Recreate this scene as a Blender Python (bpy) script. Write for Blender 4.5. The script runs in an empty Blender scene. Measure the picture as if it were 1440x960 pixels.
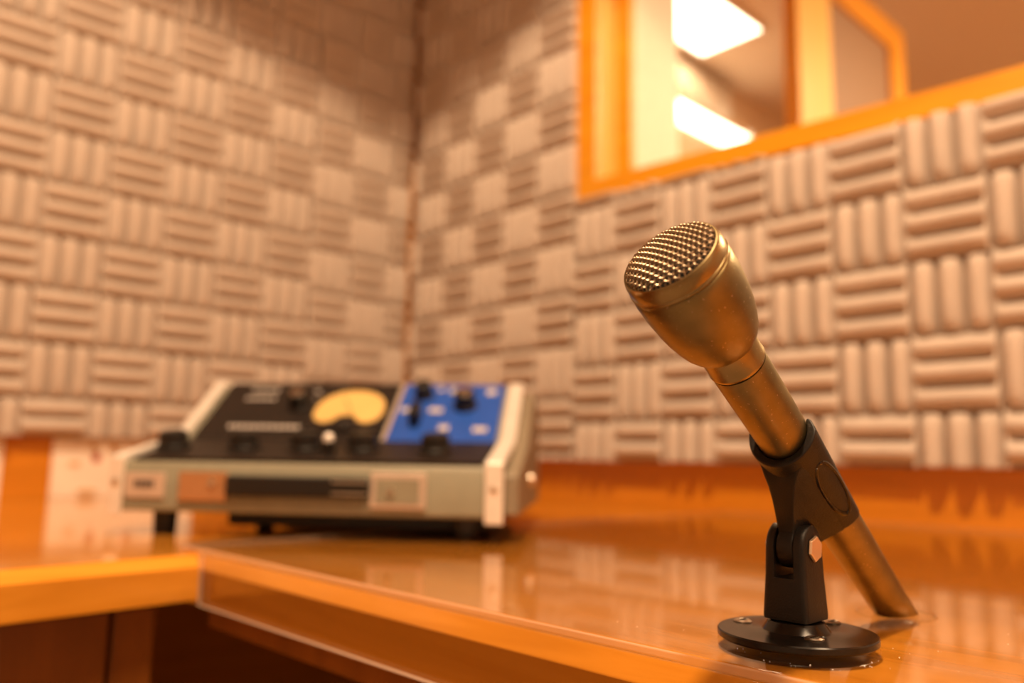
import bpy, bmesh, math, random
from mathutils import Vector, Matrix, Euler
random.seed(7)
PI = math.pi
sc = bpy.context.scene
col = sc.collection

# ------------------------------------------------------------------ camera
FPX = 1124.53
CAM = Vector((0.94034519, 1.31847325, 0.06623782))
RT = Vector((-0.73114584, 0.68201995, 0.01656959))
UP = Vector((0.10965455, 0.0935117, 0.98956124))
FW = Vector((-0.67335105, -0.72533051, 0.14315728))
cd = bpy.data.cameras.new('camera')
cam = bpy.data.objects.new('camera', cd)
col.objects.link(cam)
m = Matrix.Identity(4)
for i in range(3):
    m[i][0], m[i][1], m[i][2], m[i][3] = RT[i], UP[i], -FW[i], CAM[i]
cam.matrix_world = m
cd.sensor_width = 36.0
cd.lens = FPX / 1440 * 36.0
cd.clip_start = 0.01
cd.dof.use_dof = True
cd.dof.focus_distance = 0.282
cd.dof.aperture_fstop = 4.6
cd.dof.aperture_blades = 0
sc.camera = cam

# ------------------------------------------------------------------ world, lamps, exposure
w = bpy.data.worlds.new('world'); sc.world = w; w.use_nodes = True
w.node_tree.nodes['Background'].inputs[0].default_value = (0.9, 0.62, 0.4, 1)
w.node_tree.nodes['Background'].inputs[1].default_value = 0.03
WARM = (1.0, 0.68, 0.40)

def lamp(name, kind, loc, energy, rot=(0, 0, 0), **kw):
    d = bpy.data.lights.new(name, kind); d.energy = energy; d.color = WARM
    for k, v in kw.items(): setattr(d, k, v)
    o = bpy.data.objects.new(name, d); col.objects.link(o)
    o.location = loc; o.rotation_euler = rot
    return o
# recessed downlight in the booth ceiling, its can cuts the light off high on the walls
lamp('downlight', 'SPOT', (0.90, 1.20, 1.49), 70, spot_size=math.radians(127), spot_blend=0.10, shadow_soft_size=0.05)
# added soft fill under the ceiling behind the camera, not a real panel
lamp('booth_fill_light', 'AREA', (0.95, 2.25, 1.49), 11, shape='RECTANGLE', size=0.6, size_y=0.6)
# visible ceiling panel of the room behind the window
lamp('control_room_area_lamp', 'AREA', (-1.05, -0.067, 1.47), 4, shape='RECTANGLE', size=0.6, size_y=0.23)
lamp('control_room_area_lamp', 'AREA', (-1.6, 1.6, 1.47), 36, shape='RECTANGLE', size=1.2, size_y=0.6)  # added unseen fill for the far side of that room, no panel here

lamp('control_room_fill_light', 'POINT', (-2.7, 2.2, 0.95), 16, shadow_soft_size=.15)  # added unseen fill to lift ceiling and walls, no lamp hangs here

vs = sc.view_settings
vs.view_transform = 'Standard'; vs.look = 'None'; vs.gamma = 1.0; vs.use_curve_mapping = False
vs.exposure = 1.31

# ------------------------------------------------------------------ materials
def new_mat(name):
    mt = bpy.data.materials.new(name); mt.use_nodes = True
    nt = mt.node_tree
    return mt, nt, nt.nodes['Principled BSDF'], nt.nodes['Material Output']

def solid(name, rgb, rough=0.5, metal=0.0, spec=0.5, var=0.06, nscale=60, bump=0.0, bscale=400, coat=0.0):
    mt, nt, b, out = new_mat(name)
    tc = nt.nodes.new('ShaderNodeTexCoord')
    n = nt.nodes.new('ShaderNodeTexNoise'); n.inputs['Scale'].default_value = nscale; n.inputs['Detail'].default_value = 4
    nt.links.new(tc.outputs['Object'], n.inputs['Vector'])
    r = nt.nodes.new('ShaderNodeValToRGB')
    r.color_ramp.elements[0].position = .3; r.color_ramp.elements[1].position = .7
    r.color_ramp.elements[0].color = tuple(c * (1 - var) for c in rgb) + (1,)
    r.color_ramp.elements[1].color = tuple(min(1, c * (1 + var)) for c in rgb) + (1,)
    nt.links.new(n.outputs['Fac'], r.inputs['Fac'])
    nt.links.new(r.outputs['Color'], b.inputs['Base Color'])
    b.inputs['Roughness'].default_value = rough; b.inputs['Metallic'].default_value = metal
    b.inputs['Specular IOR Level'].default_value = spec
    b.inputs['Coat Weight'].default_value = coat; b.inputs['Coat Roughness'].default_value = 0.05
    if bump:
        n2 = nt.nodes.new('ShaderNodeTexNoise'); n2.inputs['Scale'].default_value = bscale; n2.inputs['Detail'].default_value = 3
        nt.links.new(tc.outputs['Object'], n2.inputs['Vector'])
        bp = nt.nodes.new('ShaderNodeBump'); bp.inputs['Strength'].default_value = bump; bp.inputs['Distance'].default_value = 0.001
        nt.links.new(n2.outputs['Fac'], bp.inputs['Height']); nt.links.new(bp.outputs['Normal'], b.inputs['Normal'])
    return mt

def wood(name, dark, light, scale=(60, 3, 60), rough=0.25, spec=0.5, rings=1.0, coat=0.0):
    mt, nt, b, out = new_mat(name)
    tc = nt.nodes.new('ShaderNodeTexCoord'); mp = nt.nodes.new('ShaderNodeMapping')
    mp.inputs['Scale'].default_value = scale
    nt.links.new(tc.outputs['Object'], mp.inputs['Vector'])
    n = nt.nodes.new('ShaderNodeTexNoise'); n.inputs['Scale'].default_value = rings; n.inputs['Detail'].default_value = 6
    n.inputs['Roughness'].default_value = .6; n.inputs['Distortion'].default_value = .6
    nt.links.new(mp.outputs['Vector'], n.inputs['Vector'])
    r = nt.nodes.new('ShaderNodeValToRGB')
    r.color_ramp.elements[0].position = .32; r.color_ramp.elements[1].position = .68
    r.color_ramp.elements[0].color = tuple(dark) + (1,); r.color_ramp.elements[1].color = tuple(light) + (1,)
    nt.links.new(n.outputs['Fac'], r.inputs['Fac']); nt.links.new(r.outputs['Color'], b.inputs['Base Color'])
    b.inputs['Roughness'].default_value = rough; b.inputs['Specular IOR Level'].default_value = spec
    b.inputs['Coat Weight'].default_value = coat; b.inputs['Coat Roughness'].default_value = 0.04
    return mt

def clear_mat(name, tint=(1, 1, 1), rough=0.02, milky=0.0, ior=1.45, milk=(.9, .85, .8)):
    mt, nt, b, out = new_mat(name)
    nt.nodes.remove(b)
    tr = nt.nodes.new('ShaderNodeBsdfTransparent'); tr.inputs[0].default_value = tuple(tint) + (1,)
    gl = nt.nodes.new('ShaderNodeBsdfGlossy'); gl.inputs['Roughness'].default_value = rough
    fr = nt.nodes.new('ShaderNodeFresnel'); fr.inputs['IOR'].default_value = ior
    ns = nt.nodes.new('ShaderNodeTexNoise'); ns.inputs['Scale'].default_value = 9.0
    bp = nt.nodes.new('ShaderNodeBump'); bp.inputs['Strength'].default_value = .012; bp.inputs['Distance'].default_value = .01
    nt.links.new(ns.outputs['Fac'], bp.inputs['Height']); nt.links.new(bp.outputs['Normal'], gl.inputs['Normal'])
    mx = nt.nodes.new('ShaderNodeMixShader')
    ge = nt.nodes.new('ShaderNodeNewGeometry')      # the way out of the slab reflects nothing
    sb = nt.nodes.new('ShaderNodeMath'); sb.operation = 'SUBTRACT'; sb.use_clamp = True
    nt.links.new(fr.outputs[0], sb.inputs[0]); nt.links.new(ge.outputs['Backfacing'], sb.inputs[1])
    nt.links.new(sb.outputs[0], mx.inputs[0]); nt.links.new(tr.outputs[0], mx.inputs[1]); nt.links.new(gl.outputs[0], mx.inputs[2])
    last = mx
    if milky:
        df = nt.nodes.new('ShaderNodeBsdfDiffuse'); df.inputs[0].default_value = tuple(milk) + (1,)
        mx2 = nt.nodes.new('ShaderNodeMixShader'); mx2.inputs[0].default_value = milky
        nt.links.new(mx.outputs[0], mx2.inputs[1]); nt.links.new(df.outputs[0], mx2.inputs[2]); last = mx2
    nt.links.new(last.outputs[0], out.inputs['Surface'])
    return mt

def emit(name, rgb, strength):
    mt, nt, b, out = new_mat(name)
    b.inputs['Base Color'].default_value = (.9, .9, .9, 1)
    b.inputs['Emission Color'].default_value = tuple(rgb) + (1,); b.inputs['Emission Strength'].default_value = strength
    return mt

def bronze(name, dark, light, rough):
    mt, nt, b, out = new_mat(name)
    tc = nt.nodes.new('ShaderNodeTexCoord')
    n = nt.nodes.new('ShaderNodeTexNoise'); n.inputs['Scale'].default_value = 90; n.inputs['Detail'].default_value = 6
    nt.links.new(tc.outputs['Object'], n.inputs['Vector'])
    r = nt.nodes.new('ShaderNodeValToRGB'); r.color_ramp.elements[0].position = .35; r.color_ramp.elements[1].position = .65
    r.color_ramp.elements[0].color = tuple(dark) + (1,); r.color_ramp.elements[1].color = tuple(light) + (1,)
    nt.links.new(n.outputs['Fac'], r.inputs['Fac'])
    # worn pale flecks
    v = nt.nodes.new('ShaderNodeTexNoise'); v.inputs['Scale'].default_value = 900; v.inputs['Detail'].default_value = 2
    nt.links.new(tc.outputs['Object'], v.inputs['Vector'])
    rv = nt.nodes.new('ShaderNodeValToRGB'); rv.color_ramp.elements[0].position = .69; rv.color_ramp.elements[1].position = .735
    nt.links.new(v.outputs['Fac'], rv.inputs['Fac'])
    mx = nt.nodes.new('ShaderNodeMixRGB'); mx.inputs[2].default_value = (.50, .42, .29, 1)
    nt.links.new(rv.outputs['Color'], mx.inputs[0]); nt.links.new(r.outputs['Color'], mx.inputs[1])
    nt.links.new(mx.outputs[0], b.inputs['Base Color'])
    b.inputs['Metallic'].default_value = 1.0
    mr = nt.nodes.new('ShaderNodeMapRange'); mr.inputs['To Min'].default_value = rough - .06; mr.inputs['To Max'].default_value = rough + .08
    nt.links.new(n.outputs['Fac'], mr.inputs['Value']); nt.links.new(mr.outputs[0], b.inputs['Roughness'])
    return mt

M = {}
M['foam'] = solid('grey_foam', (.53, .455, .40), .95, spec=.1, var=.07, nscale=14, bump=.5, bscale=500)
M['wall_wood'] = wood('orange_wall_wood', (.50, .175, .006), (.64, .235, .012), (3, 3, 50), .35)
M['desk_wood'] = wood('desk_wood', (.52, .195, .016), (.70, .29, .034), (60, 3, 60), .14, coat=.6)
M['desk_wood_left'] = wood('desk_wood_left', (.52, .195, .016), (.70, .29, .034), (3, 60, 60), .14, coat=.6)
M['edge_wood'] = wood('edge_wood', (.46, .18, .006), (.64, .27, .012), (3, 3, 160), .22, coat=.3)
M['frame_wood'] = wood('frame_wood', (.62, .255, .004), (.76, .33, .008), (4, 4, 30), .4)
M['lit_frame_wood'] = wood('lit_frame_wood', (.78, .45, .10), (.86, .55, .16), (30, 30, 4), .4)  # paler copy of the frame wood, bright lighting put into its colour
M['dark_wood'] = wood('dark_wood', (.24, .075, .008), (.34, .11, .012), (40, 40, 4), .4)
M['acrylic'] = clear_mat('clear_acrylic', (.97, .96, .94), .045)
M['acrylic_edge'] = clear_mat('clear_acrylic_edge', (.93, .88, .82), .08, milky=.34, milk=(.86, .70, .58))
M['glass'] = clear_mat('window_glass', (.96, .97, .95), .01)
M['bronze'] = bronze('bronze_metal', (.205, .165, .080), (.275, .222, .108), .38)
M['bronze_band'] = bronze('bronze_band', (.28, .22, .11), (.35, .28, .145), .30)
M['wire'] = solid('mesh_wire_metal', (.50, .40, .28), .32, metal=1.0)
M['black_cloth'] = solid('black_cloth', (.012, .009, .007), .9)
M['black_plastic'] = solid('black_plastic', (.009, .007, .006), .42, spec=.38, bump=.15, bscale=1500)
M['black_gloss'] = solid('black_enamel', (.008, .006, .005), .2, var=.2, spec=.4)
M['brass'] = solid('brass_bolt', (.90, .70, .50), .2, metal=.7)
M['screw'] = solid('screw_metal', (.6, .52, .42), .3, metal=1.0)
M['silver'] = solid('silver_metal', (.88, .84, .79), .38, metal=.45)
M['olive'] = solid('olive_leatherette', (.235, .225, .165), .5, bump=.3, bscale=300)
M['olive_dark'] = solid('olive_brown_case', (.22, .18, .125), .55, bump=.3, bscale=300)
M['panel_black'] = solid('panel_black', (.013, .008, .006), .5, spec=.3)
M['panel_blue'] = solid('panel_blue', (.012, .075, .42), .4)
M['meter'] = solid('meter_face', (.66, .44, .15), .5, var=.04)
M['print'] = solid('pale_print', (.55, .50, .47), .6)
M['plate'] = solid('name_plate', (.55, .45, .38), .35, metal=.3)
M['bronze_plate'] = solid('handle_plate', (.50, .27, .13), .35, metal=.6)
M['rubber'] = solid('rubber', (.015, .012, .010), .6)
M['paper'] = solid('cream_card', (.86, .76, .66), .45, var=.04, nscale=20)
M['red'] = solid('red_mark', (.50, .10, .07), .5)
M['tan'] = solid('tan_mark', (.66, .42, .22), .5)
M['cream'] = solid('cream_paint', (.72, .64, .56), .5)
M['brown_wall'] = solid('brown_wall', (.50, .33, .20), .8)
M['ceiling'] = solid('ceiling_board', (.62, .45, .31), .9, bump=.3, bscale=60)
M['floor'] = solid('floor_carpet', (.36, .26, .18), .95, bump=.5, bscale=300)
M['curtain'] = solid('curtain_cloth', (.52, .42, .33), .9)
M['brown_panel'] = solid('brown_panel', (.27, .16, .09), .5)
M['light'] = emit('light_panel', (1.0, .84, .60), 3.0)
M['dust'] = solid('dust', (.8, .75, .68), .8)

# ------------------------------------------------------------------ mesh helpers
class MB:
    def __init__(s): s.v = []; s.f = []; s.mi = []
    def add(s, vs, fs, mi=0):
        k = len(s.v); s.v += [tuple(p) for p in vs]
        for f in fs: s.f.append([i + k for i in f]); s.mi.append(mi)
        return s
    def box(s, a, b, mi=0):
        (x0, y0, z0), (x1, y1, z1) = a, b
        vs = [(x0, y0, z0), (x1, y0, z0), (x1, y1, z0), (x0, y1, z0), (x0, y0, z1), (x1, y0, z1), (x1, y1, z1), (x0, y1, z1)]
        return s.add(vs, [(3, 2, 1, 0), (4, 5, 6, 7), (0, 1, 5, 4), (1, 2, 6, 5), (2, 3, 7, 6), (3, 0, 4, 7)], mi)
    def hexa(s, vs, mi=0):      # 4 bottom + 4 top
        return s.add(vs, [(3, 2, 1, 0), (4, 5, 6, 7), (0, 1, 5, 4), (1, 2, 6, 5), (2, 3, 7, 6), (3, 0, 4, 7)], mi)
    def prism(s, poly, h0, h1, fn=lambda x, y, h: (x, y, h), mi=0):   # convex or simple polygon extruded
        n = len(poly)
        vs = [fn(x, y, h0) for x, y in poly] + [fn(x, y, h1) for x, y in poly]
        fs = [tuple(range(n))[::-1], tuple(range(n, 2 * n))] + [(i, (i + 1) % n, n + (i + 1) % n, n + i) for i in range(n)]
        return s.add(vs, fs, mi)
    def lathe(s, prof, n=48, cap0=True, cap1=True, c=(0, 0, 0), mi=0):
        vs = []
        for r, z in prof:
            for i in range(n):
                t = 2 * PI * i / n; vs.append((c[0] + r * math.cos(t), c[1] + r * math.sin(t), c[2] + z))
        fs = []
        for k in range(len(prof) - 1):
            for i in range(n):
                j = (i + 1) % n; fs.append((k * n + i, k * n + j, (k + 1) * n + j, (k + 1) * n + i))
        if cap0: fs.append(tuple(range(n))[::-1])
        if cap1: fs.append(tuple((len(prof) - 1) * n + i for i in range(n)))
        return s.add(vs, fs, mi)
    def tube(s, pts, r, n=6, mi=0):
        P = [Vector(p) for p in pts]; rings = []
        for i, p in enumerate(P):
            d = (P[min(i + 1, len(P) - 1)] - P[max(i - 1, 0)]).normalized()
            a = d.cross(Vector((0, 0, 1)))
            if a.length < 1e-3: a = d.cross(Vector((1, 0, 0)))
            a.normalize(); b = d.cross(a)
            rings += [p + (a * math.cos(2 * PI * k / n) + b * math.sin(2 * PI * k / n)) * r for k in range(n)]
        fs = []
        for i in range(len(P) - 1):
            for k in range(n):
                j = (k + 1) % n; fs.append((i * n + k, i * n + j, (i + 1) * n + j, (i + 1) * n + k))
        fs += [tuple(range(n))[::-1], tuple((len(P) - 1) * n + k for k in range(n))]
        return s.add(rings, fs, mi)
    def mesh(s, name, mats, smooth=False):
        me = bpy.data.meshes.new(name); me.from_pydata(s.v, [], s.f); me.update()
        for mt in (mats if isinstance(mats, (list, tuple)) else [mats]): me.materials.append(M[mt])
        for p, k in zip(me.polygons, s.mi): p.material_index = k
        bm = bmesh.new(); bm.from_mesh(me); bmesh.ops.recalc_face_normals(bm, faces=bm.faces); bm.to_mesh(me); bm.free()
        if smooth:
            for p in me.polygons: p.use_smooth = True
            me.set_sharp_from_angle(angle=math.radians(38))
        return me
    def build(s, name, mats, parent=None, smooth=False, bevel=0.0, seg=2, loc=None):
        o = bpy.data.objects.new(name, s.mesh(name, mats, smooth)); col.objects.link(o)
        if parent is not None: o.parent = parent
        if loc is not None: o.location = loc
        if bevel:
            md = o.modifiers.new('bevel', 'BEVEL'); md.width = bevel; md.segments = seg; md.limit_method = 'ANGLE'; md.angle_limit = math.radians(40)
            md.harden_normals = True
            for p in o.data.polygons: p.use_smooth = True
            o.data.set_sharp_from_angle(angle=math.radians(50))
        return o

def tag(o, label=None, cat=None, group=None, kind=None):
    if label: o['label'] = label
    if cat: o['category'] = cat
    if group: o['group'] = group
    if kind: o['kind'] = kind
    return o
def empty(name, mat4=None, loc=None, rz=0):
    o = bpy.data.objects.new(name, None); col.objects.link(o); o.empty_display_size = .02
    if mat4 is not None: o.matrix_world = mat4
    if loc is not None: o.location = loc; o.rotation_euler = (0, 0, rz)
    return o
def struct(o): o['kind'] = 'structure'; return o
def axes(x, y, z, loc):
    mt = Matrix.Identity(4)
    for i in range(3): mt[i][0], mt[i][1], mt[i][2], mt[i][3] = x[i], y[i], z[i], loc[i]
    return mt
def project(p):
    d = Vector(p) - CAM; z = d.dot(FW)
    return (720 + FPX * d.dot(RT) / z, 480 - FPX * d.dot(UP) / z, z)

# ------------------------------------------------------------------ booth shell
ZF, ZC = -0.745, 1.50          # floor, ceiling (desk top is z = 0)
XB, YB = 2.5, 2.8              # far booth walls behind the camera
T = .185                       # thickness of the window wall
WO = .012                      # foam thickness: the walls stand this far behind the foam faces
struct(MB().box((-4.2, -.5, ZF - .05), (XB + .1, YB + 1.0, ZF)).build('floor', 'floor'))
struct(MB().box((-4.2, -.5, ZC), (XB + .1, YB + 1.0, ZC + .05)).build('ceiling', 'ceiling'))
struct(MB().box((-WO, -.15, ZF), (XB, -WO, ZC)).build('wall_left', 'wall_wood'))
WY0, WY1, WZ0, WZ1 = .5000, 1.78, .512, 1.28      # inside of the window casing
def wbot(y): return .4803 - .04 * (y - .459)      # lower edge of the casing drops slightly along the wall
wr = MB()
wr.box((-T, -.15, ZF), (-WO, .49, ZC)).box((-T, 1.80, ZF), (-WO, YB, ZC)).box((-T, .49, ZF), (-WO, 1.80, .40)).box((-T, .49, WZ1 + .01), (-WO, 1.80, ZC))
wr.hexa([(-T, .49, .40), (-WO, .49, .40), (-WO, 1.80, .40), (-T, 1.80, .40), (-T, .49, wbot(.49) + .012), (-WO, .49, wbot(.49) + .012), (-WO, 1.80, wbot(1.8) + .012), (-T, 1.80, wbot(1.8) + .012)])
struct(wr.build('wall_right', 'wall_wood'))
struct(MB().box((XB, -.12, ZF), (XB + .1, YB, ZC)).build('wall_back', 'foam'))
struct(MB().box((-T, YB, ZF), (XB + .1, YB + .1, ZC)).build('wall_side', 'foam'))

# ------------------------------------------------------------------ studio window
win = struct(empty('window_1', loc=(0, .46, .48)))
def inw(mb, name, mt, **k):
    mb.v = [(x, y - .46, z - .48) for x, y, z in mb.v]
    return mb.build(name, mt, win, **k)
inw(MB().box((-.0115, .460, wbot(.46) + .0), (.004, .500, WZ1 + .04)), 'casing_jamb', 'frame_wood', bevel=.002)
inw(MB().box((-.0115, 1.77, wbot(1.77)), (.004, 1.81, WZ1 + .04)), 'casing_jamb', 'frame_wood', bevel=.002)
inw(MB().hexa([(-.0115, .5005, wbot(.5)), (.006, .5005, wbot(.5)), (.006, 1.7695, wbot(1.77)), (-.0115, 1.7695, wbot(1.77)),
               (-.0115, .5005, wbot(.5) + .032), (.006, .5005, wbot(.5) + .032), (.006, 1.7695, wbot(1.77) + .032), (-.0115, 1.7695, wbot(1.77) + .032)]),
    'casing_sill', 'frame_wood', bevel=.002)
inw(MB().box((-.0115, .5005, WZ1), (.004, 1.7695, WZ1 + .04)), 'casing_head', 'frame_wood', bevel=.002)
inw(MB().box((-.05, .4905, .47), (-.012, .500, WZ1)), 'reveal_board', 'lit_frame_wood')
inw(MB().box((-.064, .4905, .47), (-.0505, .530, WZ1)), 'glazing_bead', 'frame_wood', bevel=.002)
inw(MB().box((-T, .4905, .47), (-.0645, .529, WZ1)), 'reveal_board', 'cream')
inw(MB().hexa([(-T, .531, wbot(.53) + .012), (-.0120, .501, wbot(.5) + .012), (-.0120, 1.769, wbot(1.77) + .012), (-T, 1.769, wbot(1.77) + .012),
               (-T, .531, wbot(.53) + .024), (-.0120, .501, wbot(.5) + .024), (-.0120, 1.769, wbot(1.77) + .024), (-T, 1.769, wbot(1.77) + .024)]), 'sill_board', 'frame_wood')
inw(MB().box((-.060, .5305, wbot(1.77) + .0245), (-.055, 1.768, WZ1)), 'pane', 'glass')

# ------------------------------------------------------------------ room behind the window
struct(MB().box((-4.0, -.356, ZF), (-T - .001, -.256, ZC)).build('wall_control_room_left', 'brown_wall'))
struct(MB().box((-4.1, -.356, ZF), (-4.0, YB + .9, ZC)).build('wall_control_room_back', 'brown_wall'))
struct(MB().box((-4.0, YB + .1, ZF), (-T, YB + .2, ZC)).build('wall_control_room_side', 'brown_wall'))
def ceil_light(label, x0, x1, y0, y1):
    o = tag(empty('ceiling_light', loc=((x0 + x1) / 2, (y0 + y1) / 2, ZC)), label, 'light')
    hx, hy = (x1 - x0) / 2, (y1 - y0) / 2
    MB().box((-hx, -hy, -.012), (hx, hy, -.002)).build('diffuser', 'light', o)
    MB().box((-hx - .01, -hy - .01, -.014), (-hx, hy + .01, 0)).build('rim', 'cream', o)
    MB().box((hx, -hy - .01, -.014), (hx + .01, hy + .01, 0)).build('rim', 'cream', o)
    MB().box((-hx, -hy - .01, -.014), (hx, -hy, 0)).build('rim', 'cream', o)
    MB().box((-hx, hy, -.014), (hx, hy + .01, 0)).build('rim', 'cream', o)
ceil_light('bright white ceiling light panel seen through the studio window', -1.345, -.75, -.180, .048)
sl = tag(empty('strip_light', loc=(-1.46, -.256, 1.22)), 'long glowing strip light on the wall behind the window glass', 'light')
MB().box((-.27, .001, .018), (.29, .03, .088)).build('diffuser', 'light', sl, bevel=.006)
MB().box((-.29, .001, -.006), (-.271, .034, .114)).build('end_cap', 'cream', sl)
MB().box((.291, .001, -.006), (.31, .034, .114)).build('end_cap', 'cream', sl)
cu = MB(); n = 40
pts = [(-1.62 + .52 * i / n, -.240 + .012 * math.sin(i * 1.25)) for i in range(n + 1)]
cu.add([(x, y, 1.345) for x, y in pts] + [(x, y, 1.49) for x, y in pts], [(i, i + 1, n + 2 + i, n + 1 + i) for i in range(n)])
co = cu.build('valance_curtain', 'curtain', None, smooth=True)
sm = co.modifiers.new('thickness', 'SOLIDIFY'); sm.thickness = .003
tag(co, 'short pleated beige curtain above the glowing strip light', 'curtain')
dp = tag(empty('wooden_partition', loc=(-.75, .455, ZF)), 'orange wood framed brown partition standing beyond the window glass', 'partition')
zz = -ZF
MB().box((-.175, -.02, 0), (-.0, .02, 2.235)).build('post', 'lit_frame_wood', dp, bevel=.003)
MB().box((-.655, -.02, 0), (-.555, .02, zz + 1.33)).build('post', 'frame_wood', dp, bevel=.003)
MB().box((-.554, -.02, zz + 1.25), (-.176, .02, zz + 1.33)).build('header', 'frame_wood', dp, bevel=.003)
MB().box((-.554, -.008, .02), (-.176, .008, zz + 1.249)).build('infill_panel', 'brown_panel', dp)

# ------------------------------------------------------------------ acoustic foam
D0, D1 = .006, .027
_cache = {}
def cell_field(kind, w, h, u0, u1, v0, v1, off=(0, 0)):
    """one square of three rounded ribs, clipped to [u0,u1]x[v0,v1] in cell fractions"""
    fr = (0, .03, .09, .2, .35, .5, .65, .8, .91, .97)
    A = [(k + f) / 3 for k in range(3) for f in fr] + [1.0]
    Lg = [0, .012, .035, .08, .18, .34, .5, .66, .82, .92, .965, .988, 1.0]
    def cut(g, a, b): return [a] + [x for x in g if a + .004 < x < b - .004] + [b]
    gu, gv = (cut(Lg, u0, u1), cut(A, v0, v1)) if kind == 'H' else (cut(A, u0, u1), cut(Lg, v0, v1))
    nu, nv = len(gu) - 1, len(gv) - 1
    vs, fs = [], []
    for v in gv:
        for u in gu:
            a, l = (v, u) if kind == 'H' else (u, v)
            q = abs(2 * ((3 * a) % 1.0) - 1) if 0 < a < 1 else 1
            rib = max(0, 1 - q ** 2.0) ** .7
            end = max(0, 1 - abs(2 * l - 1) ** 10) ** .5
            if kind == 'H':            # grooves are closed pockets that stop short of the neighbouring ribs
                e_ = min(1, max(0, (abs(2 * l - 1) - .80) / .14)); rib = max(rib, .80 * e_ * e_ * (3 - 2 * e_)); end = .72 + .28 * end
            elif min(a, 1 - a) < 1 / 6: rib = max(rib, .35)
            z = D0 + D1 * (.10 + .90 * rib) * end * (.90 + .10 * (1 - (2 * a - 1) ** 2))
            vs.append((off[0] + u * w, off[1] + v * h, z))
    for j in range(nv):
        for i in range(nu):
            k = j * (nu + 1) + i; fs.append((k, k + 1, k + nu + 2, k + nu + 1))
    # skirt down to the backing
    ring = [i for i in range(nu + 1)] + [j * (nu + 1) + nu for j in range(1, nv + 1)] + [nv * (nu + 1) + i for i in range(nu - 1, -1, -1)] + [j * (nu + 1) for j in range(nv - 1, 0, -1)]
    k = len(vs); vs += [(vs[i][0], vs[i][1], .002) for i in ring]
    nr = len(ring)
    for i in range(nr): fs.append((ring[(i + 1) % nr], ring[i], k + i, k + (i + 1) % nr))
    fs.append(tuple(k + i for i in range(nr))[::-1])
    return vs, fs
def finish_foam(vs, fs):
    me = bpy.data.meshes.new('foam_block'); me.from_pydata(vs, [], fs); me.update(); me.materials.append(M['foam'])
    for p in me.polygons: p.use_smooth = True
    return me
def foam_sheet(label, mat4, cells, w, h, backing):
    """cells: (u, v, kind, u0, u1, v0, v1) with u,v the lower left corner in sheet metres"""
    s = tag(empty('acoustic_foam_panel', mat4), label, 'foam panel', 'rib patterned acoustic foam sheets on the booth walls')
    b = MB()
    for (x0, y0, x1, y1) in backing: b.box((x0, y0, .0006), (x1, y1, .006))
    b.build('foam_backing', 'foam', s)
    rest = [[], []]
    for (u, v, kind, u0, u1, v0, v1) in cells:
        p = project(mat4 @ Vector((u + w * (u0 + u1) / 2, v + h * (v0 + v1) / 2, .03)))
        if p[2] > 0 and -45 < p[0] < 1485 and -45 < p[1] < 1000:
            key = (kind, round(w, 4), round(h, 4), round(u0, 2), round(u1, 2), round(v0, 2), round(v1, 2))
            if key not in _cache: _cache[key] = finish_foam(*cell_field(kind, w, h, u0, u1, v0, v1))
            o = bpy.data.objects.new('foam_block', _cache[key]); col.objects.link(o); o.parent = s
            o.location = (u, v, random.uniform(0, .0012))
            o.rotation_euler = (random.uniform(-.012, .012), random.uniform(-.012, .012), random.uniform(-.008, .008))
        else:
            a, f = cell_field(kind, w, h, u0, u1, v0, v1, (u, v)); k = len(rest[0])
            rest[0] += a; rest[1] += [tuple(i + k for i in q) for q in f]
    if rest[0]:
        o = bpy.data.objects.new('foam_block_field', finish_foam(*rest)); col.objects.link(o); o.parent = s; o['kind'] = 'stuff'
    return s

TOPZ = ZC - .01
def clipf(lo, hi, a, b):         # fraction of [lo,hi] kept inside [a,b]
    return max(0, (a - lo) / (hi - lo)), min(1, (b - lo) / (hi - lo))
# left wall: local x runs toward the corner (-x), y up, z out of the wall (+y)
LM = axes((-1, 0, 0), (0, 0, 1), (0, 1, 0), (0, -WO, 0))
def left_cells(cs, xc, zc, w, h, xmin, xmax, zmin):
    out = []
    for c in cs:
        for r in range(-14, 6):
            x, z = xc(c), zc(r)
            a, b = clipf(-(x + w / 2), -(x - w / 2), -xmax, -xmin); d, e = clipf(z - h / 2, z + h / 2, zmin, TOPZ)
            if b - a < .12 or e - d < .12: continue
            out.append((-(x + w / 2), z - h / 2, 'H' if (c + r) % 2 == 0 else 'V', a, b, d, e))
    return out
ZL = .085
foam_sheet('wide sheet of grey ribbed foam squares on the wall above the cream cards', LM,
           left_cells(range(-14, 5), lambda c: .632 - .0875 * c, lambda r: .5023 - .0805 * (r + 1), .0875, .0805, .238, 1.85, ZL), .0875, .0805,
           [(-1.85, ZL, -.239, TOPZ)])
foam_sheet('narrow strip of grey ribbed foam beside the wooden corner, above the meter', LM,
           left_cells(range(5, 8), lambda c: .6103 - .083 * c, lambda r: .4043 - .083 * r, .083, .083, .024, .2365, ZL), .083, .083,
           [(-.2365, ZL, -.024, TOPZ)])
RM = axes((0, 1, 0), (0, 0, 1), (1, 0, 0), (-WO, 0, 0))
ZR = .0634
S = .085
cells = []
for c in range(-3, 3):
    for r in range(-14, 4):
        y, z = .2525 + S * c, .2881 - S * r
        d, e = clipf(z - S / 2, z + S / 2, ZR, TOPZ)
        if e - d < .12: continue
        a, b = clipf(y - S / 2, y + S / 2, .025, .4595)
        cells.append((y - S / 2, z - S / 2, 'H' if (c + r) % 2 == 0 else 'V', a, b, d, e))
foam_sheet('sheet of grey ribbed foam squares between the corner and the window frame', RM, cells, S, S, [(.025, ZR, .4590, TOPZ)])
cells = []
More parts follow.
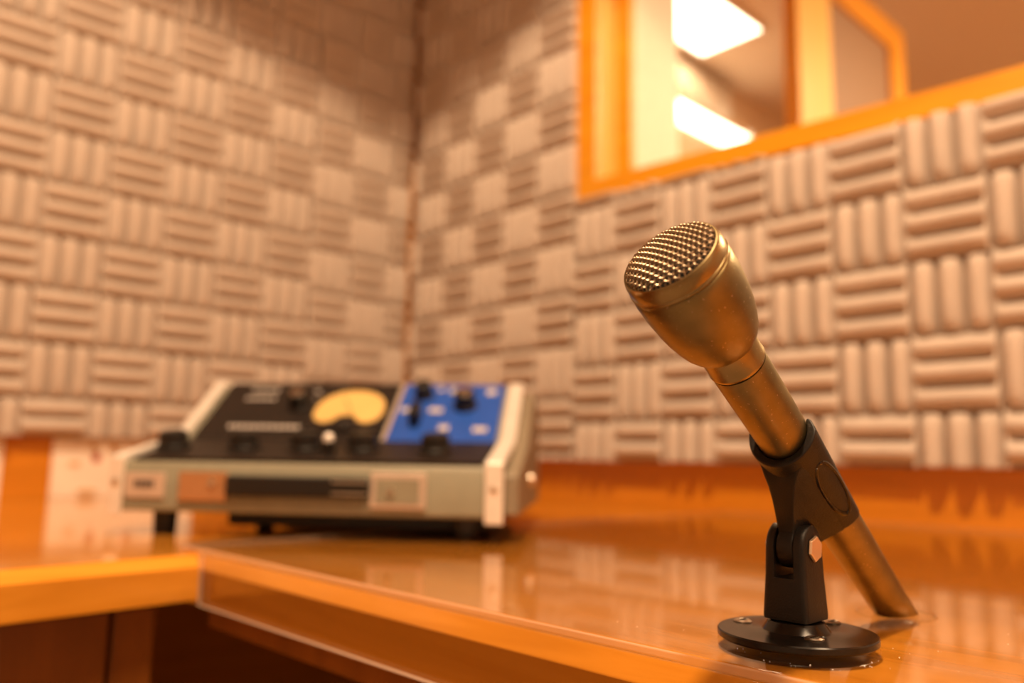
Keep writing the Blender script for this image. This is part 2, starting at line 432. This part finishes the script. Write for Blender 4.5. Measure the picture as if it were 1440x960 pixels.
for c in range(-4, 18):
    for r in range(-2, 4):
        y, z = .8043 + S * c, .3774 - S * (r + 1)
        top = wbot(y + S / 2) - .001 if y < 1.81 else TOPZ
        d, e = clipf(z, z + S, ZR, top)
        if e - d < .02: continue
        cells.append((y, z, 'H' if (c + r) % 2 == 0 else 'V', 0, 1, d, e))
foam_sheet('sheet of grey ribbed foam squares below the orange window frame', RM, cells, S, S, [(.4650, ZR, 2.33, .41)])

# ------------------------------------------------------------------ desks
def lerp(a, b, t): return a + (b - a) * t
# right desk: along the window wall; front edge runs away from the inner corner towards the camera
XI, YI = .7080, .7520           # inner corner of the L
def xfront(y): return XI - .0250 * (y - YI)
ZD = -.0042
rd = tag(empty('desk', loc=(0, YI, ZF)), 'orange wood desk along the window wall carrying the microphone stand', 'desk')
def local(mb, o):
    L0 = o.location; mb.v = [(x - L0.x, y - L0.y, z - L0.z) for x, y, z in mb.v]; return mb
YE = 2.6; YS = .712              # left end where it meets the other desk
def levels_prism(rings):          # [(z, polygon)] from bottom to top
    n = len(rings[0][1]); mb = MB()
    vs = [(x, y, z) for z, pl in rings for x, y in pl]
    fs = [tuple(range(n))[::-1], tuple((len(rings) - 1) * n + i for i in range(n))]
    fs += [(k * n + i, k * n + (i + 1) % n, (k + 1) * n + (i + 1) % n, (k + 1) * n + i) for k in range(len(rings) - 1) for i in range(n)]
    return mb.add(vs, fs)
CH = .0115
def rpoly(c): return [(-WO + .001, YS), (-WO + .001, YE), (xfront(YE) - .0045 - c, YE), (xfront(YI) - .0045 - c, YI), (XI - .0045 - c, YS)]
local(levels_prism([(ZD - .036, rpoly(0)), (ZD - CH, rpoly(0)), (ZD, rpoly(CH * .9))]), rd).build('desktop', 'desk_wood', rd)
poly = [(xfront(YI) - .045, YI + .006), (xfront(YI) - .007, YI + .006), (xfront(YE) - .007, YE), (xfront(YE) - .045, YE)]
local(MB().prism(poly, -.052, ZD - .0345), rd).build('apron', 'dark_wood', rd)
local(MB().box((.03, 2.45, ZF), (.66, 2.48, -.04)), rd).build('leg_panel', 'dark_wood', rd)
# left desk
def yfront(x): return YI + .004 + .100 * (x - XI)
ld = tag(empty('desk', loc=(XI, 0, ZF)), 'orange wood desk below the cream cards with a brown cabinet underneath', 'desk')
CL = .008
def lpoly(c): return [(-WO + .001, -WO + .001), (-WO + .001, YS - .0008), (XI + .001, YS - .0008), (XI + .001, yfront(XI) - c), (1.9, yfront(1.9) - c), (1.9, -WO + .001)]
local(levels_prism([(ZD - .030, lpoly(0)), (ZD - CL, lpoly(0)), (ZD, lpoly(CL))]), ld).build('desktop', 'desk_wood_left', ld)
local(MB().box((.03, .03, ZF), (.05, .60, ZD - .031)), ld).build('leg_panel', 'dark_wood', ld)
local(MB().box((1.86, .03, ZF), (1.89, .60, ZD - .031)), ld).build('leg_panel', 'dark_wood', ld)
# clear acrylic cover over the right desk, folded down over the front edge
cv = tag(empty('clear_desk_cover', loc=(XI, YI, 0)), 'clear acrylic cover folded over the front edge of the desk', 'desk cover')
def acrylic(mb, name, bevel):
    o = local(mb, cv).build(name, ['acrylic', 'acrylic_edge'], cv, bevel=bevel, seg=2)
    return o
poly = [(-WO + .002, YS), (-WO + .002, YE), (xfront(YE), YE), (xfront(YI), YI), (XI, YS)]
a = acrylic(MB().prism(poly, ZD + .0002, 0), 'top_sheet', .0012)
for p in a.data.polygons:
    if abs(p.normal.z) < .5: p.material_index = 1
poly = [(xfront(YI) - .0035, YI), (xfront(YI), YI), (xfront(YE), YE), (xfront(YE) - .0035, YE)]
a = acrylic(MB().prism(poly, -.0385, ZD), 'front_fold', .0008)
for p in a.data.polygons:
    if p.normal.z < -.5 or p.normal.y < -.7: p.material_index = 1
# cabinet under the left desk
cb = tag(empty('cabinet', loc=(.716, .06, ZF)), 'dark brown wooden cabinet with upright fronts in the shade under the desk', 'cabinet')
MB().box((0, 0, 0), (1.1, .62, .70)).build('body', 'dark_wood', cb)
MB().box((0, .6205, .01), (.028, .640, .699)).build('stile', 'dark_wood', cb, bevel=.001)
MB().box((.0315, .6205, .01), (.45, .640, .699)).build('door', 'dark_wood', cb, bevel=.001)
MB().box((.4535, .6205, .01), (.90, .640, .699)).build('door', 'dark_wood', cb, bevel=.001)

# cream cards on the wooden strip of the left wall
def card(label, x0, x1, dots):
    o = tag(empty('wall_card', loc=((x0 + x1) / 2, -WO, 0)), label, 'card', 'cream cards on the wooden strip')
    hw = (x1 - x0) / 2
    MB().box((-hw, .0006, ZD + .0004), (hw, .004, .0835)).build('sheet', 'paper', o, bevel=.0008)
    for (x, z, wd, hg, mt) in dots:
        q = MB().lathe([(1, 0), (1, .0012), (.8, .0018)], 16).build('printed_mark', mt, o)
        q.scale = (wd, hg, 1); q.rotation_euler = (-PI / 2, 0, 0); q.location = (x, .0041, z)
    return o
card('cream card with two reddish spots on the wood behind the mixer', .415, .625,
     [(.045, .055, .0065, .0065, 'red'), (-.005, .058, .0055, .0055, 'red'), (.075, .046, .008, .004, 'tan'), (.055, .004, .014, .005, 'tan')])
card('plain cream card across the bare wood gap from the spotted card', .688, .82, [])

# ------------------------------------------------------------------ microphone stand
FX, FY = .6460, 1.1622
st = tag(empty('microphone_stand', loc=(FX, FY, 0)), 'black desk stand with round flange and swivel clip holding the microphone', 'microphone stand')
fl = MB().lathe([(.0282, .0002), (.0290, .0009), (.0290, .0028), (.0286, .0033), (.0135, .0033), (.0124, .0036), (.0108, .0060), (.0104, .0070), (.0080, .0072)], 96).build('flange', 'black_gloss', st, smooth=True)
for (x, y) in ((.6470, 1.1400), (.6210, 1.1640), (.6558, 1.1741)):
    sm_ = MB().lathe([(.0035, 0), (.0036, .0003), (.0027, .0008), (.0012, .0005)], 20)
    s_ = sm_.build('screw', 'screw', fl, smooth=True, loc=(x - FX, y - FY, .0033))
    MB().box((-.0024, -.0004, .0004), (.0024, .0004, .0009)).build('screw_slot', 'black_gloss', None).parent = s_
# post: square, tapering, rounded top, split into a fork
def post_ring(z, h, r, nn=5):
    pts = []
    for k, (sx, sy) in enumerate(((1, 1), (-1, 1), (-1, -1), (1, -1))):
        for i in range(nn):
            t = (k * 90 + 90 * i / (nn - 1)) * PI / 180
            pts.append((sx * (h - r) + r * math.cos(t), sy * (h - r) + r * math.sin(t), z))
    return pts
pm = MB(); rings = [(.0072, .0074, .0028), (.0078, .0090, .0022), (.0092, .00915, .0022), (.0230, .0084, .0022)]
vs = []; nn = 20
for z, h, r in rings: vs += post_ring(z, h, r)
fs = [(k * nn + i, k * nn + (i + 1) % nn, (k + 1) * nn + (i + 1) % nn, (k + 1) * nn + i) for k in range(3) for i in range(nn)]
fs += [tuple(range(nn))[::-1], tuple(3 * nn + i for i in range(nn))]
pm.add(vs, fs)
PZ = .0340
for sgn in (-1, 1):
    vs = []; lv = [.0228, .0270, .0310, .0346] + [.0346 + .0080 * math.sin(math.radians(a)) for a in (20, 38, 54, 68, 80, 86)]
    for z in lv:
        hy = lerp(.0084, .0078, (z - .023) / .02); hx = hy if z <= .0346 else .0080 * math.sqrt(max(0, 1 - ((z - .0346) / .0080) ** 2))
        hx = min(hx, hy); rr = min(.0022, hx * .6)
        ring = [(hx, .0040), (hx, hy - rr)]
        ring += [(hx - rr + rr * math.cos(t), hy - rr + rr * math.sin(t)) for t in (PI / 8, PI / 4, 3 * PI / 8, PI / 2)]
        ring += [(-hx + rr + rr * math.cos(t), hy - rr + rr * math.sin(t)) for t in (PI / 2, 5 * PI / 8, 3 * PI / 4, 7 * PI / 8)]
        ring += [(-hx, hy - rr), (-hx, .0040)]
        vs += [(x, sgn * y, z) for x, y in ring]
    n_ = 12
    pm.add(vs, [(k * n_ + i, k * n_ + (i + 1) % n_, (k + 1) * n_ + (i + 1) % n_, (k + 1) * n_ + i) for k in range(len(lv) - 1) for i in range(n_)] + [tuple(range(n_))[::-1], tuple((len(lv) - 1) * n_ + i for i in range(n_))])
pm.build('post', 'black_plastic', st, smooth=True)
b_ = MB().lathe([(.0050, 0), (.0050, .0006), (.0046, .0012)], 6)
bo = b_.build('pivot_bolt', 'brass', st, loc=(0, .0082, PZ), bevel=.0003); bo.rotation_euler = (-PI / 2, .35, 0)
b2 = MB().lathe([(.0045, 0), (.0045, .0008), (.0040, .0014)], 20).build('pivot_bolt', 'brass', st, smooth=True, loc=(0, -.0082, PZ)); b2.rotation_euler = (PI / 2, 0, 0)

# microphone axis
E0 = Vector((.56941262, 1.16556964, .006)); T0 = Vector((.73207451, 1.1681377, .13141101))
AX = (T0 - E0).normalized(); LEN = (T0 - E0).length
BV = Vector((0, 0, 1)).cross(AX).normalized(); NV = AX.cross(BV).normalized()     # BV ~ +y, NV up and back
def rmic(s):                    # handle radius at distance s from the tail
    return lerp(.0082, .0103, min(1, max(0, s / (LEN - .05))))
# clip: open tube around the handle, local x = mic axis, y = side, z = normal
CL0, CL1 = .067, .117
cm = axes(AX, BV, NV, E0)
clip = MB(); na, ns = 30, 16
def clip_pt(i, j, outer):
    f = j / ns; s0 = lerp(CL0, CL1, f)
    half = lerp(math.radians(100), math.radians(118), f)          # coverage measured from straight down
    th = -PI / 2 + lerp(-half, half, i / na)
    # the rims are cut on a slant: the tips reach further towards the head than the underside
    ss = s0 + (.0035 - .0075 * (1 - math.sin(th)) * .5) * (1 if f > .5 else -.5) * abs(2 * f - 1)
    edge = min(1, min(i, na - i) / 3.0)
    r = rmic(ss) + .0001 + (outer * lerp(.0016, lerp(.0030, .0034, f), edge))
    return (ss, r * math.cos(th), r * math.sin(th))
vs = []
for outer in (0, 1):
    for j in range(ns + 1):
        for i in range(na + 1): vs.append(clip_pt(i, j, outer))
N1 = (na + 1) * (ns + 1); fs = []
for j in range(ns):
    for i in range(na):
        k = j * (na + 1) + i
        fs.append((k, k + na + 1, k + na + 2, k + 1)); k += N1
        fs.append((k, k + 1, k + na + 2, k + na + 1))
for j in range(ns):
    k = j * (na + 1); fs.append((k, k + N1, k + N1 + na + 1, k + na + 1))
    k += na; fs.append((k, k + na + 1, k + N1 + na + 1, k + N1))
for i in range(na):
    fs.append((i, i + 1, i + 1 + N1, i + N1)); k = ns * (na + 1) + i; fs.append((k, k + N1, k + N1 + 1, k + 1))
clip.add(vs, fs)
co = clip.build('clip_cradle', 'black_plastic', st, smooth=True, bevel=.0008, seg=2)
inv = Matrix.Translation((-FX, -FY, 0))
co.matrix_local = inv @ cm
# raised oval rim of the thumb recess on the cradle's side
def on_clip(s, th, extra):
    r = rmic(s) + .0034 + extra; return Vector((s, r * math.cos(th), r * math.sin(th)))
ov = [on_clip(.090 + .0150 * math.cos(t), math.radians(-26) + math.radians(21) * math.sin(t), -.0006) for t in [2 * PI * i / 40 for i in range(41)]]
MB().tube(ov, .0010, 8).build('recess_rim', 'black_gloss', co, smooth=True)
# solid neck: wide under the cradle, narrowing to the tongue between the fork arms
pv = cm.inverted() @ Vector((FX, FY, PZ))      # pivot in clip space
neck = MB(); vs = []; nk = 0
levels = [(-.0098, .0690, .1110, .0086), (-.0122, .0692, .1080, .0070), (-.0145, .0695, .1030, .0054), (-.0170, .0698, .0975, .0043), (-.0195, .0697, .0915, .0038), (-.0220, .0693, .0868, .0037)]
for i in range(1, 8):
    t = math.radians(25) - math.radians(115) * i / 7
    x = .0079 * math.cos(t); levels.append((pv.z + .0079 * math.sin(t) + .0, pv.x - x, pv.x + x, .0036))
for (z, s0, s1, hw) in levels:
    r = min(.0012, hw * .5, (s1 - s0) * .3); ring = []
    for k, (sx, sy) in enumerate(((1, 1), (-1, 1), (-1, -1), (1, -1))):
        for i in range(4):
            t = (k * 90 + 30 * i) * PI / 180
            ring.append(((s0 + s1) / 2 + sx * ((s1 - s0) / 2 - r) + r * math.cos(t), sy * (hw - r) + r * math.sin(t) + pv.y * min(1, max(0, (-.0105 - z) / .0100)), z))
    vs += ring
nk = 16
neck.add(vs, [(k * nk + i, k * nk + (i + 1) % nk, (k + 1) * nk + (i + 1) % nk, (k + 1) * nk + i) for k in range(len(levels) - 1) for i in range(nk)] + [tuple(range(nk))[::-1], tuple((len(levels) - 1) * nk + i for i in range(nk))])
wb = neck.build('clip_neck', 'black_plastic', st, smooth=True)
wb.matrix_local = inv @ cm

# ------------------------------------------------------------------ microphone
mm = axes(NV, -BV, AX, E0)                     # local z along the microphone
mic = tag(empty('microphone', mm), 'bronze hand microphone with round wire mesh head leaning in the clip', 'microphone')
Z = LEN
# handle, cut flat where it enters the desk
hb = bmesh.new()
tmp = MB().lathe([(.0081, -.022), (.0082, .006), (.0086, .03), (rmic(.08), .08), (rmic(.12), .12), (.0103, Z - .052), (.0102, Z - .0515)], 64).mesh('handle', 'bronze', True)
hb.from_mesh(tmp)
mi = mm.inverted()
pc = mi @ Vector((0.56, 1.165, .0004)); pn = (mi.to_3x3() @ Vector((0, 0, 1))).normalized()
bmesh.ops.bisect_plane(hb, geom=hb.verts[:] + hb.edges[:] + hb.faces[:], plane_co=pc, plane_no=pn, clear_inner=True)
bmesh.ops.holes_fill(hb, edges=[e for e in hb.edges if e.is_boundary], sides=0)
hb.to_mesh(tmp); hb.free()
ho = bpy.data.objects.new('handle', tmp); col.objects.link(ho); ho.parent = mic
MB().lathe([(.0098, Z - .0515), (.0098, Z - .0508)], 64).build('joint_line', 'black_plastic', mic, smooth=True)
MB().lathe([(.0104, Z - .0508), (.0106, Z - .0503), (.0106, Z - .0495), (.0104, Z - .0490), (.0104, Z - .040), ], 64).build('neck_ring', 'bronze_band', mic, smooth=True)
bowl = [(.0100, .0410), (.0108, .0418), (.0124, .0400), (.0140, .0370), (.0153, .0330), (.0164, .0285), (.0171, .0240), (.0176, .0190), (.0179, .0140), (.01795, .0100), (.0178, .0078), (.0175, .0070), (.0171, .0067)]
MB().lathe([(r, Z - d) for r, d in bowl], 96).build('head_shell', 'bronze', mic, smooth=True)
band = [(.0168, .0069), (.0176, .0066), (.0179, .0061), (.0178, .0055), (.0175, .0052), (.0176, .0048), (.0174, .0020), (.0171, .0008), (.0167, .0001), (.0163, .0), (.0160, .0004), (.0158, .0030)]
MB().lathe([(r, Z - d) for r, d in band], 96, cap0=False, cap1=False).build('head_band', 'bronze_band', mic, smooth=True)
DH, RW = .0042, .0159
def dome(x, y):
    q = (x * x + y * y) / (RW * RW); return DH * math.sqrt(max(0, 1 - .92 * q)) - DH * .28
MB().lathe([(RW * .995, -.0045), (RW * .985, dome(RW * .985, 0) - .0020)] + [(RW * f, dome(RW * f, 0) - .0020) for f in (.85, .7, .55, .4, .25, .1, .01)], 48).build('grille_backing', 'black_cloth', mic, smooth=True).location = (0, 0, Z)
gm = MB(); pitch = .00165; rot = math.radians(18); nw = 10
for fam in (0, 1):
    for k in range(-nw, nw + 1):
        c = (k + .0) * pitch
        if abs(c) > RW * .97: continue
        ext = math.sqrt(RW * RW - c * c); nst = max(6, int(2 * ext / pitch * 5)); pts = []
        for i in range(nst + 1):
            t = -ext + 2 * ext * i / nst
            x, y = (t, c) if fam == 0 else (c, t)
            wv = math.cos(PI * (t / pitch)) * (1 if k % 2 == 0 else -1) * (1 if fam == 0 else -1)
            z = dome(x, y) + .00040 * wv
            pts.append((x * math.cos(rot) - y * math.sin(rot), x * math.sin(rot) + y * math.cos(rot), z))
        gm.tube(pts, .00028, 6)
gm.build('grille_mesh', 'wire', mic, smooth=True, loc=(0, 0, Z))
# ring around the hole in the acrylic where the tail of the microphone goes in
gr = MB(); pts = []
hc = E0 - AX * (E0.z / AX.z)
rg = MB().lathe([(.0152, .0001), (.0168, .0001), (.0165, .0008), (.0155, .0009)], 64, cap0=False, cap1=False)
rg.add([], [])
nv = 64
rg.f += [[i, (i + 1) % nv, 3 * nv + (i + 1) % nv, 3 * nv + i] for i in range(nv)]; rg.mi += [0] * nv
ro = rg.build('hole_ring', 'acrylic', None, smooth=True, loc=(hc.x + .001, hc.y, 0))
tag(ro, 'clear ring on the desk around the tail of the microphone', 'ring')

# ------------------------------------------------------------------ portable mixer
W = .3276; ANG = math.radians(131.5)
P0 = Vector((.49427, .82925, 0)); ur = Vector((math.cos(ANG), math.sin(ANG), 0))
org = P0 - ur * W
mx = tag(empty('portable_mixer', loc=org, rz=ANG), 'portable audio mixer with sloping black and blue panels and round meter', 'mixer')
ZB, ZT = .016, .060
UL = -.008                      # the case reaches further left than the panel layout
pA, pB, pC = (0, ZT), (.10, .079), (.185, .141)          # (depth, height): front lip, bend, top
def on_low(t, up=0):      # point on lower panel: fraction t
    d = Vector((pB[0] - pA[0], pB[1] - pA[1])); nrm = Vector((-d.y, d.x)).normalized()
    q = Vector(pA) + d * t + nrm * up; return q
def on_main(t, up=0):
    d = Vector((pC[0] - pB[0], pC[1] - pB[1])); nrm = Vector((-d.y, d.x)).normalized()
    q = Vector(pB) + d * t + nrm * up; return q
AL = math.atan2(pB[1] - pA[1], pB[0] - pA[0]); AM = math.atan2(pC[1] - pB[1], pC[0] - pB[0])
yz = lambda a, b, u: (u, a, b)
body = [(0, ZB), (.215, ZB), (.215, .137), (.190, .1385), (pC[0], pC[1] - .004), (pB[0], pB[1] - .004), (.012, ZT - .002), (.004, ZT - .0005), (0, ZT - .006)]
MB().prism(body, UL + .001, W - .001, yz).build('case', 'olive', mx, bevel=.003, seg=2)
side = [(.006, ZB + .002), (.262, ZB + .002), (.262, .112), (.225, .128), (.185, .132), (.10, .076), (.03, .058), (.006, .052)]
MB().prism(side, W - .0005, W + .013, yz).build('side_cheek', 'olive_dark', mx, bevel=.003)
MB().box((UL, .215, ZB), (W, .262, .110)).build('rear_case', 'olive_dark', mx, bevel=.003)
def slab(name, mt, u0, u1, t0, t1, where, up0, up1, parent=mx, bevel=0.0):
    a, b, c, d = where(t0, up0), where(t1, up0), where(t1, up1), where(t0, up1)
    return MB().prism([tuple(a), tuple(b), tuple(c), tuple(d)], u0, u1, yz).build(name, mt, parent, bevel=bevel)
slab('lower_panel', 'panel_black', UL + .017, W - .018, .03, .995, on_low, -.003, .0006)
slab('black_panel', 'panel_black', UL + .017, .196, .0, 1.0, on_main, -.0035, .0008)
slab('panel_divider', 'plate', .1985, .2025, .0, 1.0, on_main, -.003, .0014)
slab('blue_panel', 'panel_blue', .203, W - .0185, .0, 1.0, on_main, -.0035, .0008)
for u0, u1 in ((UL - .001, UL + .0105), (W - .0140, W + .001)):       # silver end brackets following the profile
    th = .003
    outer = [(-th, ZB - .004), (-th, ZT + .001), tuple(on_low(.0, th)), tuple(on_low(1, th + .0005)), tuple(on_main(1.0, th)), (pC[0] + .02, pC[1] - .001)]
    inner = [(pC[0] + .02, pC[1] - .005), (pC[0], pC[1] - .003), (pB[0], pB[1] - .003), (.002, ZT - .002), (0, ZT - .004), (0, ZB - .004)]
    br = MB().prism(outer + inner, u0, u1, yz).build('end_bracket', 'silver', mx, bevel=.0008)
    q = MB().lathe([(.0032, 0), (.0030, .0008), (.0018, .0014)], 16).build('bracket_screw', 'screw', br, smooth=True)
    q.rotation_euler = (PI / 2, 0, 0); q.location = ((u0 + u1) / 2, -th, .040)
# meter: dark bezel, kidney shaped amber face, hub
def oriented(o, where, ang, u, t, up):
    q = where(t, up); o.location = (u, q.x, q.y); o.rotation_euler = (ang, 0, 0); return o
MU, MT = .156, .45
bz = MB().box((-.042, -.034, 0), (.040, .042, .004)).build('meter_bezel', 'panel_black', mx, bevel=.003); oriented(bz, on_main, AM, MU, MT, .0008)
kid = []
for i in range(31):
    t = PI * i / 30; kid.append((.0355 * math.cos(t), -.004 + .040 * math.sin(t) ** .8))
for i in range(1, 9):
    t = PI + (PI / 2) * i / 8; kid.append((-.0205 + .015 * math.cos(t), -.004 + .020 * math.sin(t)))
for i in range(0, 9):
    t = PI - PI * i / 8; kid.append((.0125 * math.cos(t) * .95, -.020 + .010 * math.sin(t)))
for i in range(0, 8):
    t = 1.5 * PI + (PI / 2) * i / 8; kid.append((.0205 + .015 * math.cos(t), -.004 + .020 * math.sin(t)))
mf = MB().prism(kid, .0041, .0050).build('meter_face', 'meter', bz)
MB().lathe([(.0062, .004), (.0060, .0065), (.0040, .0075)], 20).build('meter_hub', 'panel_black', bz, smooth=True, loc=(0, -.026, 0))
MB().box((-.0004, -.018, .0051), (.0004, .022, .0056)).build('meter_needle', 'panel_black', bz).rotation_euler = (0, 0, .45)
def knob(u, t, where, ang, r, h, cap='black_plastic', lever=False, name='knob'):
    k = MB()
    if lever: k.box((-r * .45, -r, 0), (r * .45, r, h))
    else: k.lathe([(r, 0), (r, h * .15), (r * .86, h * .25), (r * .80, h * .95), (r * .7, h)], 24)
    o = k.build(name, 'black_plastic', mx, smooth=not lever, bevel=.001 if lever else 0); oriented(o, where, ang, u, t, .0008)
    c = MB()
    if lever: c.box((-.0008, -r * .9, h), (.0008, r * .9, h + .0006))
    else: c.lathe([(r * .62, h), (r * .60, h + .0008), (r * .3, h + .001)], 20)
    c.build('knob_cap', cap, o, smooth=True)
    return o
for u in (.018, .085, .143, .196, .262): knob(u, .50, on_low, AL, .0155, .015)
knob(.098, .58, on_main, AM, .0115, .016, cap='screw')
knob(.226, .78, on_main, AM, .0105, .016, cap='black_plastic', lever=False)
knob(.226, .34, on_main, AM, .0110, .016, lever=True)
knob(.272, .60, on_main, AM, .0125, .018, cap='screw')
led = MB().lathe([(.0045, 0), (.0045, .004), (.003, .006), (.001, .0066)], 20).build('indicator_stud', 'silver', mx, smooth=True); oriented(led, on_low, AL, .170, .33, .012)
MB().lathe([(.0062, -.012), (.0060, 0)], 20).build('stud_collar', 'black_plastic', led, smooth=True)
# pale printing on the panels
def mark(u, t, wd, hg):
    o = MB().box((-wd / 2, -hg / 2, 0), (wd / 2, hg / 2, .0003)).build('printed_mark', 'print', mx); oriented(o, on_main, AM, u, t, .0010)
for (u, t, n_, wd) in ((.052, .86, 4, .006), (.052, .70, 5, .005), (.122, .84, 4, .006), (.122, .70, 3, .006)):
    for i in range(n_): mark(u + (i - (n_ - 1) / 2) * (wd + .0018), t, wd, .004)
for i in range(13): mark(.040 + i * .0062, .20, .0042, .0055)
for (u, t, wd, hg) in ((.212, .52, .009, .008), (.243, .52, .014, .008), (.256, .88, .008, .010), (.296, .86, .010, .010), (.256, .22, .010, .008), (.292, .20, .014, .008), (.242, .90, .006, .006)):
    mark(u, t, wd, hg)
# front: handle with its plates, name plate
MB().box((.096, -.010, .030), (.218, -.0012, .0475)).build('carrying_handle', 'black_plastic', mx, bevel=.003)
MB().box((.188, -.0106, .0335), (.2175, -.0101, .0350)).build('handle_trim', 'screw', mx)
MB().box((.188, -.0106, .0430), (.2175, -.0101, .0445)).build('handle_trim', 'screw', mx)
pl = MB().box((.053, -.004, .0255), (.0955, -.0002, .0500)).build('handle_plate', 'bronze_plate', mx, bevel=.0015)
q = MB().lathe([(.0035, 0), (.003, .002)], 16).build('plate_rivet', 'screw', pl, smooth=True); q.rotation_euler = (PI / 2, 0, 0); q.location = (.083, -.004, .041)
pl = MB().box((.2185, -.004, .0225), (.265, -.0002, .0520)).build('handle_plate', 'plate', mx, bevel=.0015)
MB().box((.2235, -.0046, .0270), (.260, -.0041, .0470)).build('plate_inlay', 'olive', pl)
q = MB().lathe([(.0035, 0), (.003, .002)], 16).build('plate_rivet', 'screw', pl, smooth=True); q.rotation_euler = (PI / 2, 0, 0); q.location = (.236, -.0046, .0365)
pl = MB().box((.0040, -.002, .0270), (.0400, -.0002, .0485)).build('name_plate', 'plate', mx, bevel=.0012)
for i in range(5): MB().box((.0135 + i * .0036, -.0026, .0360), (.0158 + i * .0036, -.0021, .0420)).build('printed_mark', 'panel_black', pl)
st_ = MB().lathe([(.0065, 0), (.0065, .004), (.005, .006)], 20).build('side_stud', 'screw', mx, smooth=True, loc=(W + .013, .12, .045)); st_.rotation_euler = (0, PI / 2, 0)
MB().box((.078, .040, .0025), (W - .015, .250, ZB + .001)).build('case_shade_box', 'rubber', mx, bevel=.002)  # added dark block standing in for the shadow beneath the case
for (u, t, z0) in ((.026, .03, ZD), (W - .034, .03, 0.0003), (.034, .235, ZD), (W - .034, .235, ZD)):
    MB().lathe([(.0095, z0 + .0003), (.0105, ZB + .001)], 20).build('foot', 'rubber', mx, smooth=True, loc=(u, t, 0))

# ------------------------------------------------------------------ dust on the acrylic
du = MB()
for i in range(70):
    a = random.uniform(-.6, 2.2); r = abs(random.gauss(.034, .012)) + .001
    if i > 45: x, y = random.uniform(.56, .69), random.uniform(1.08, 1.26)
    else: x, y = FX + r * math.cos(a), FY + r * math.sin(a)
    if math.hypot(x - FX, y - FY) < .0295 or x > .69: continue
    s = random.uniform(.00012, .00032); h = s * .7
    du.add([(x - s, y, .0001), (x, y - s, .0001), (x + s * .8, y + s * .2, .0001), (x, y + s, .0001), (x, y, .0001 + h)], [(0, 1, 4), (1, 2, 4), (2, 3, 4), (3, 0, 4), (3, 2, 1, 0)])
tag(du.build('dust_specks', 'dust', None), 'pale dust specks scattered on the clear desk cover', 'dust', kind='stuff')
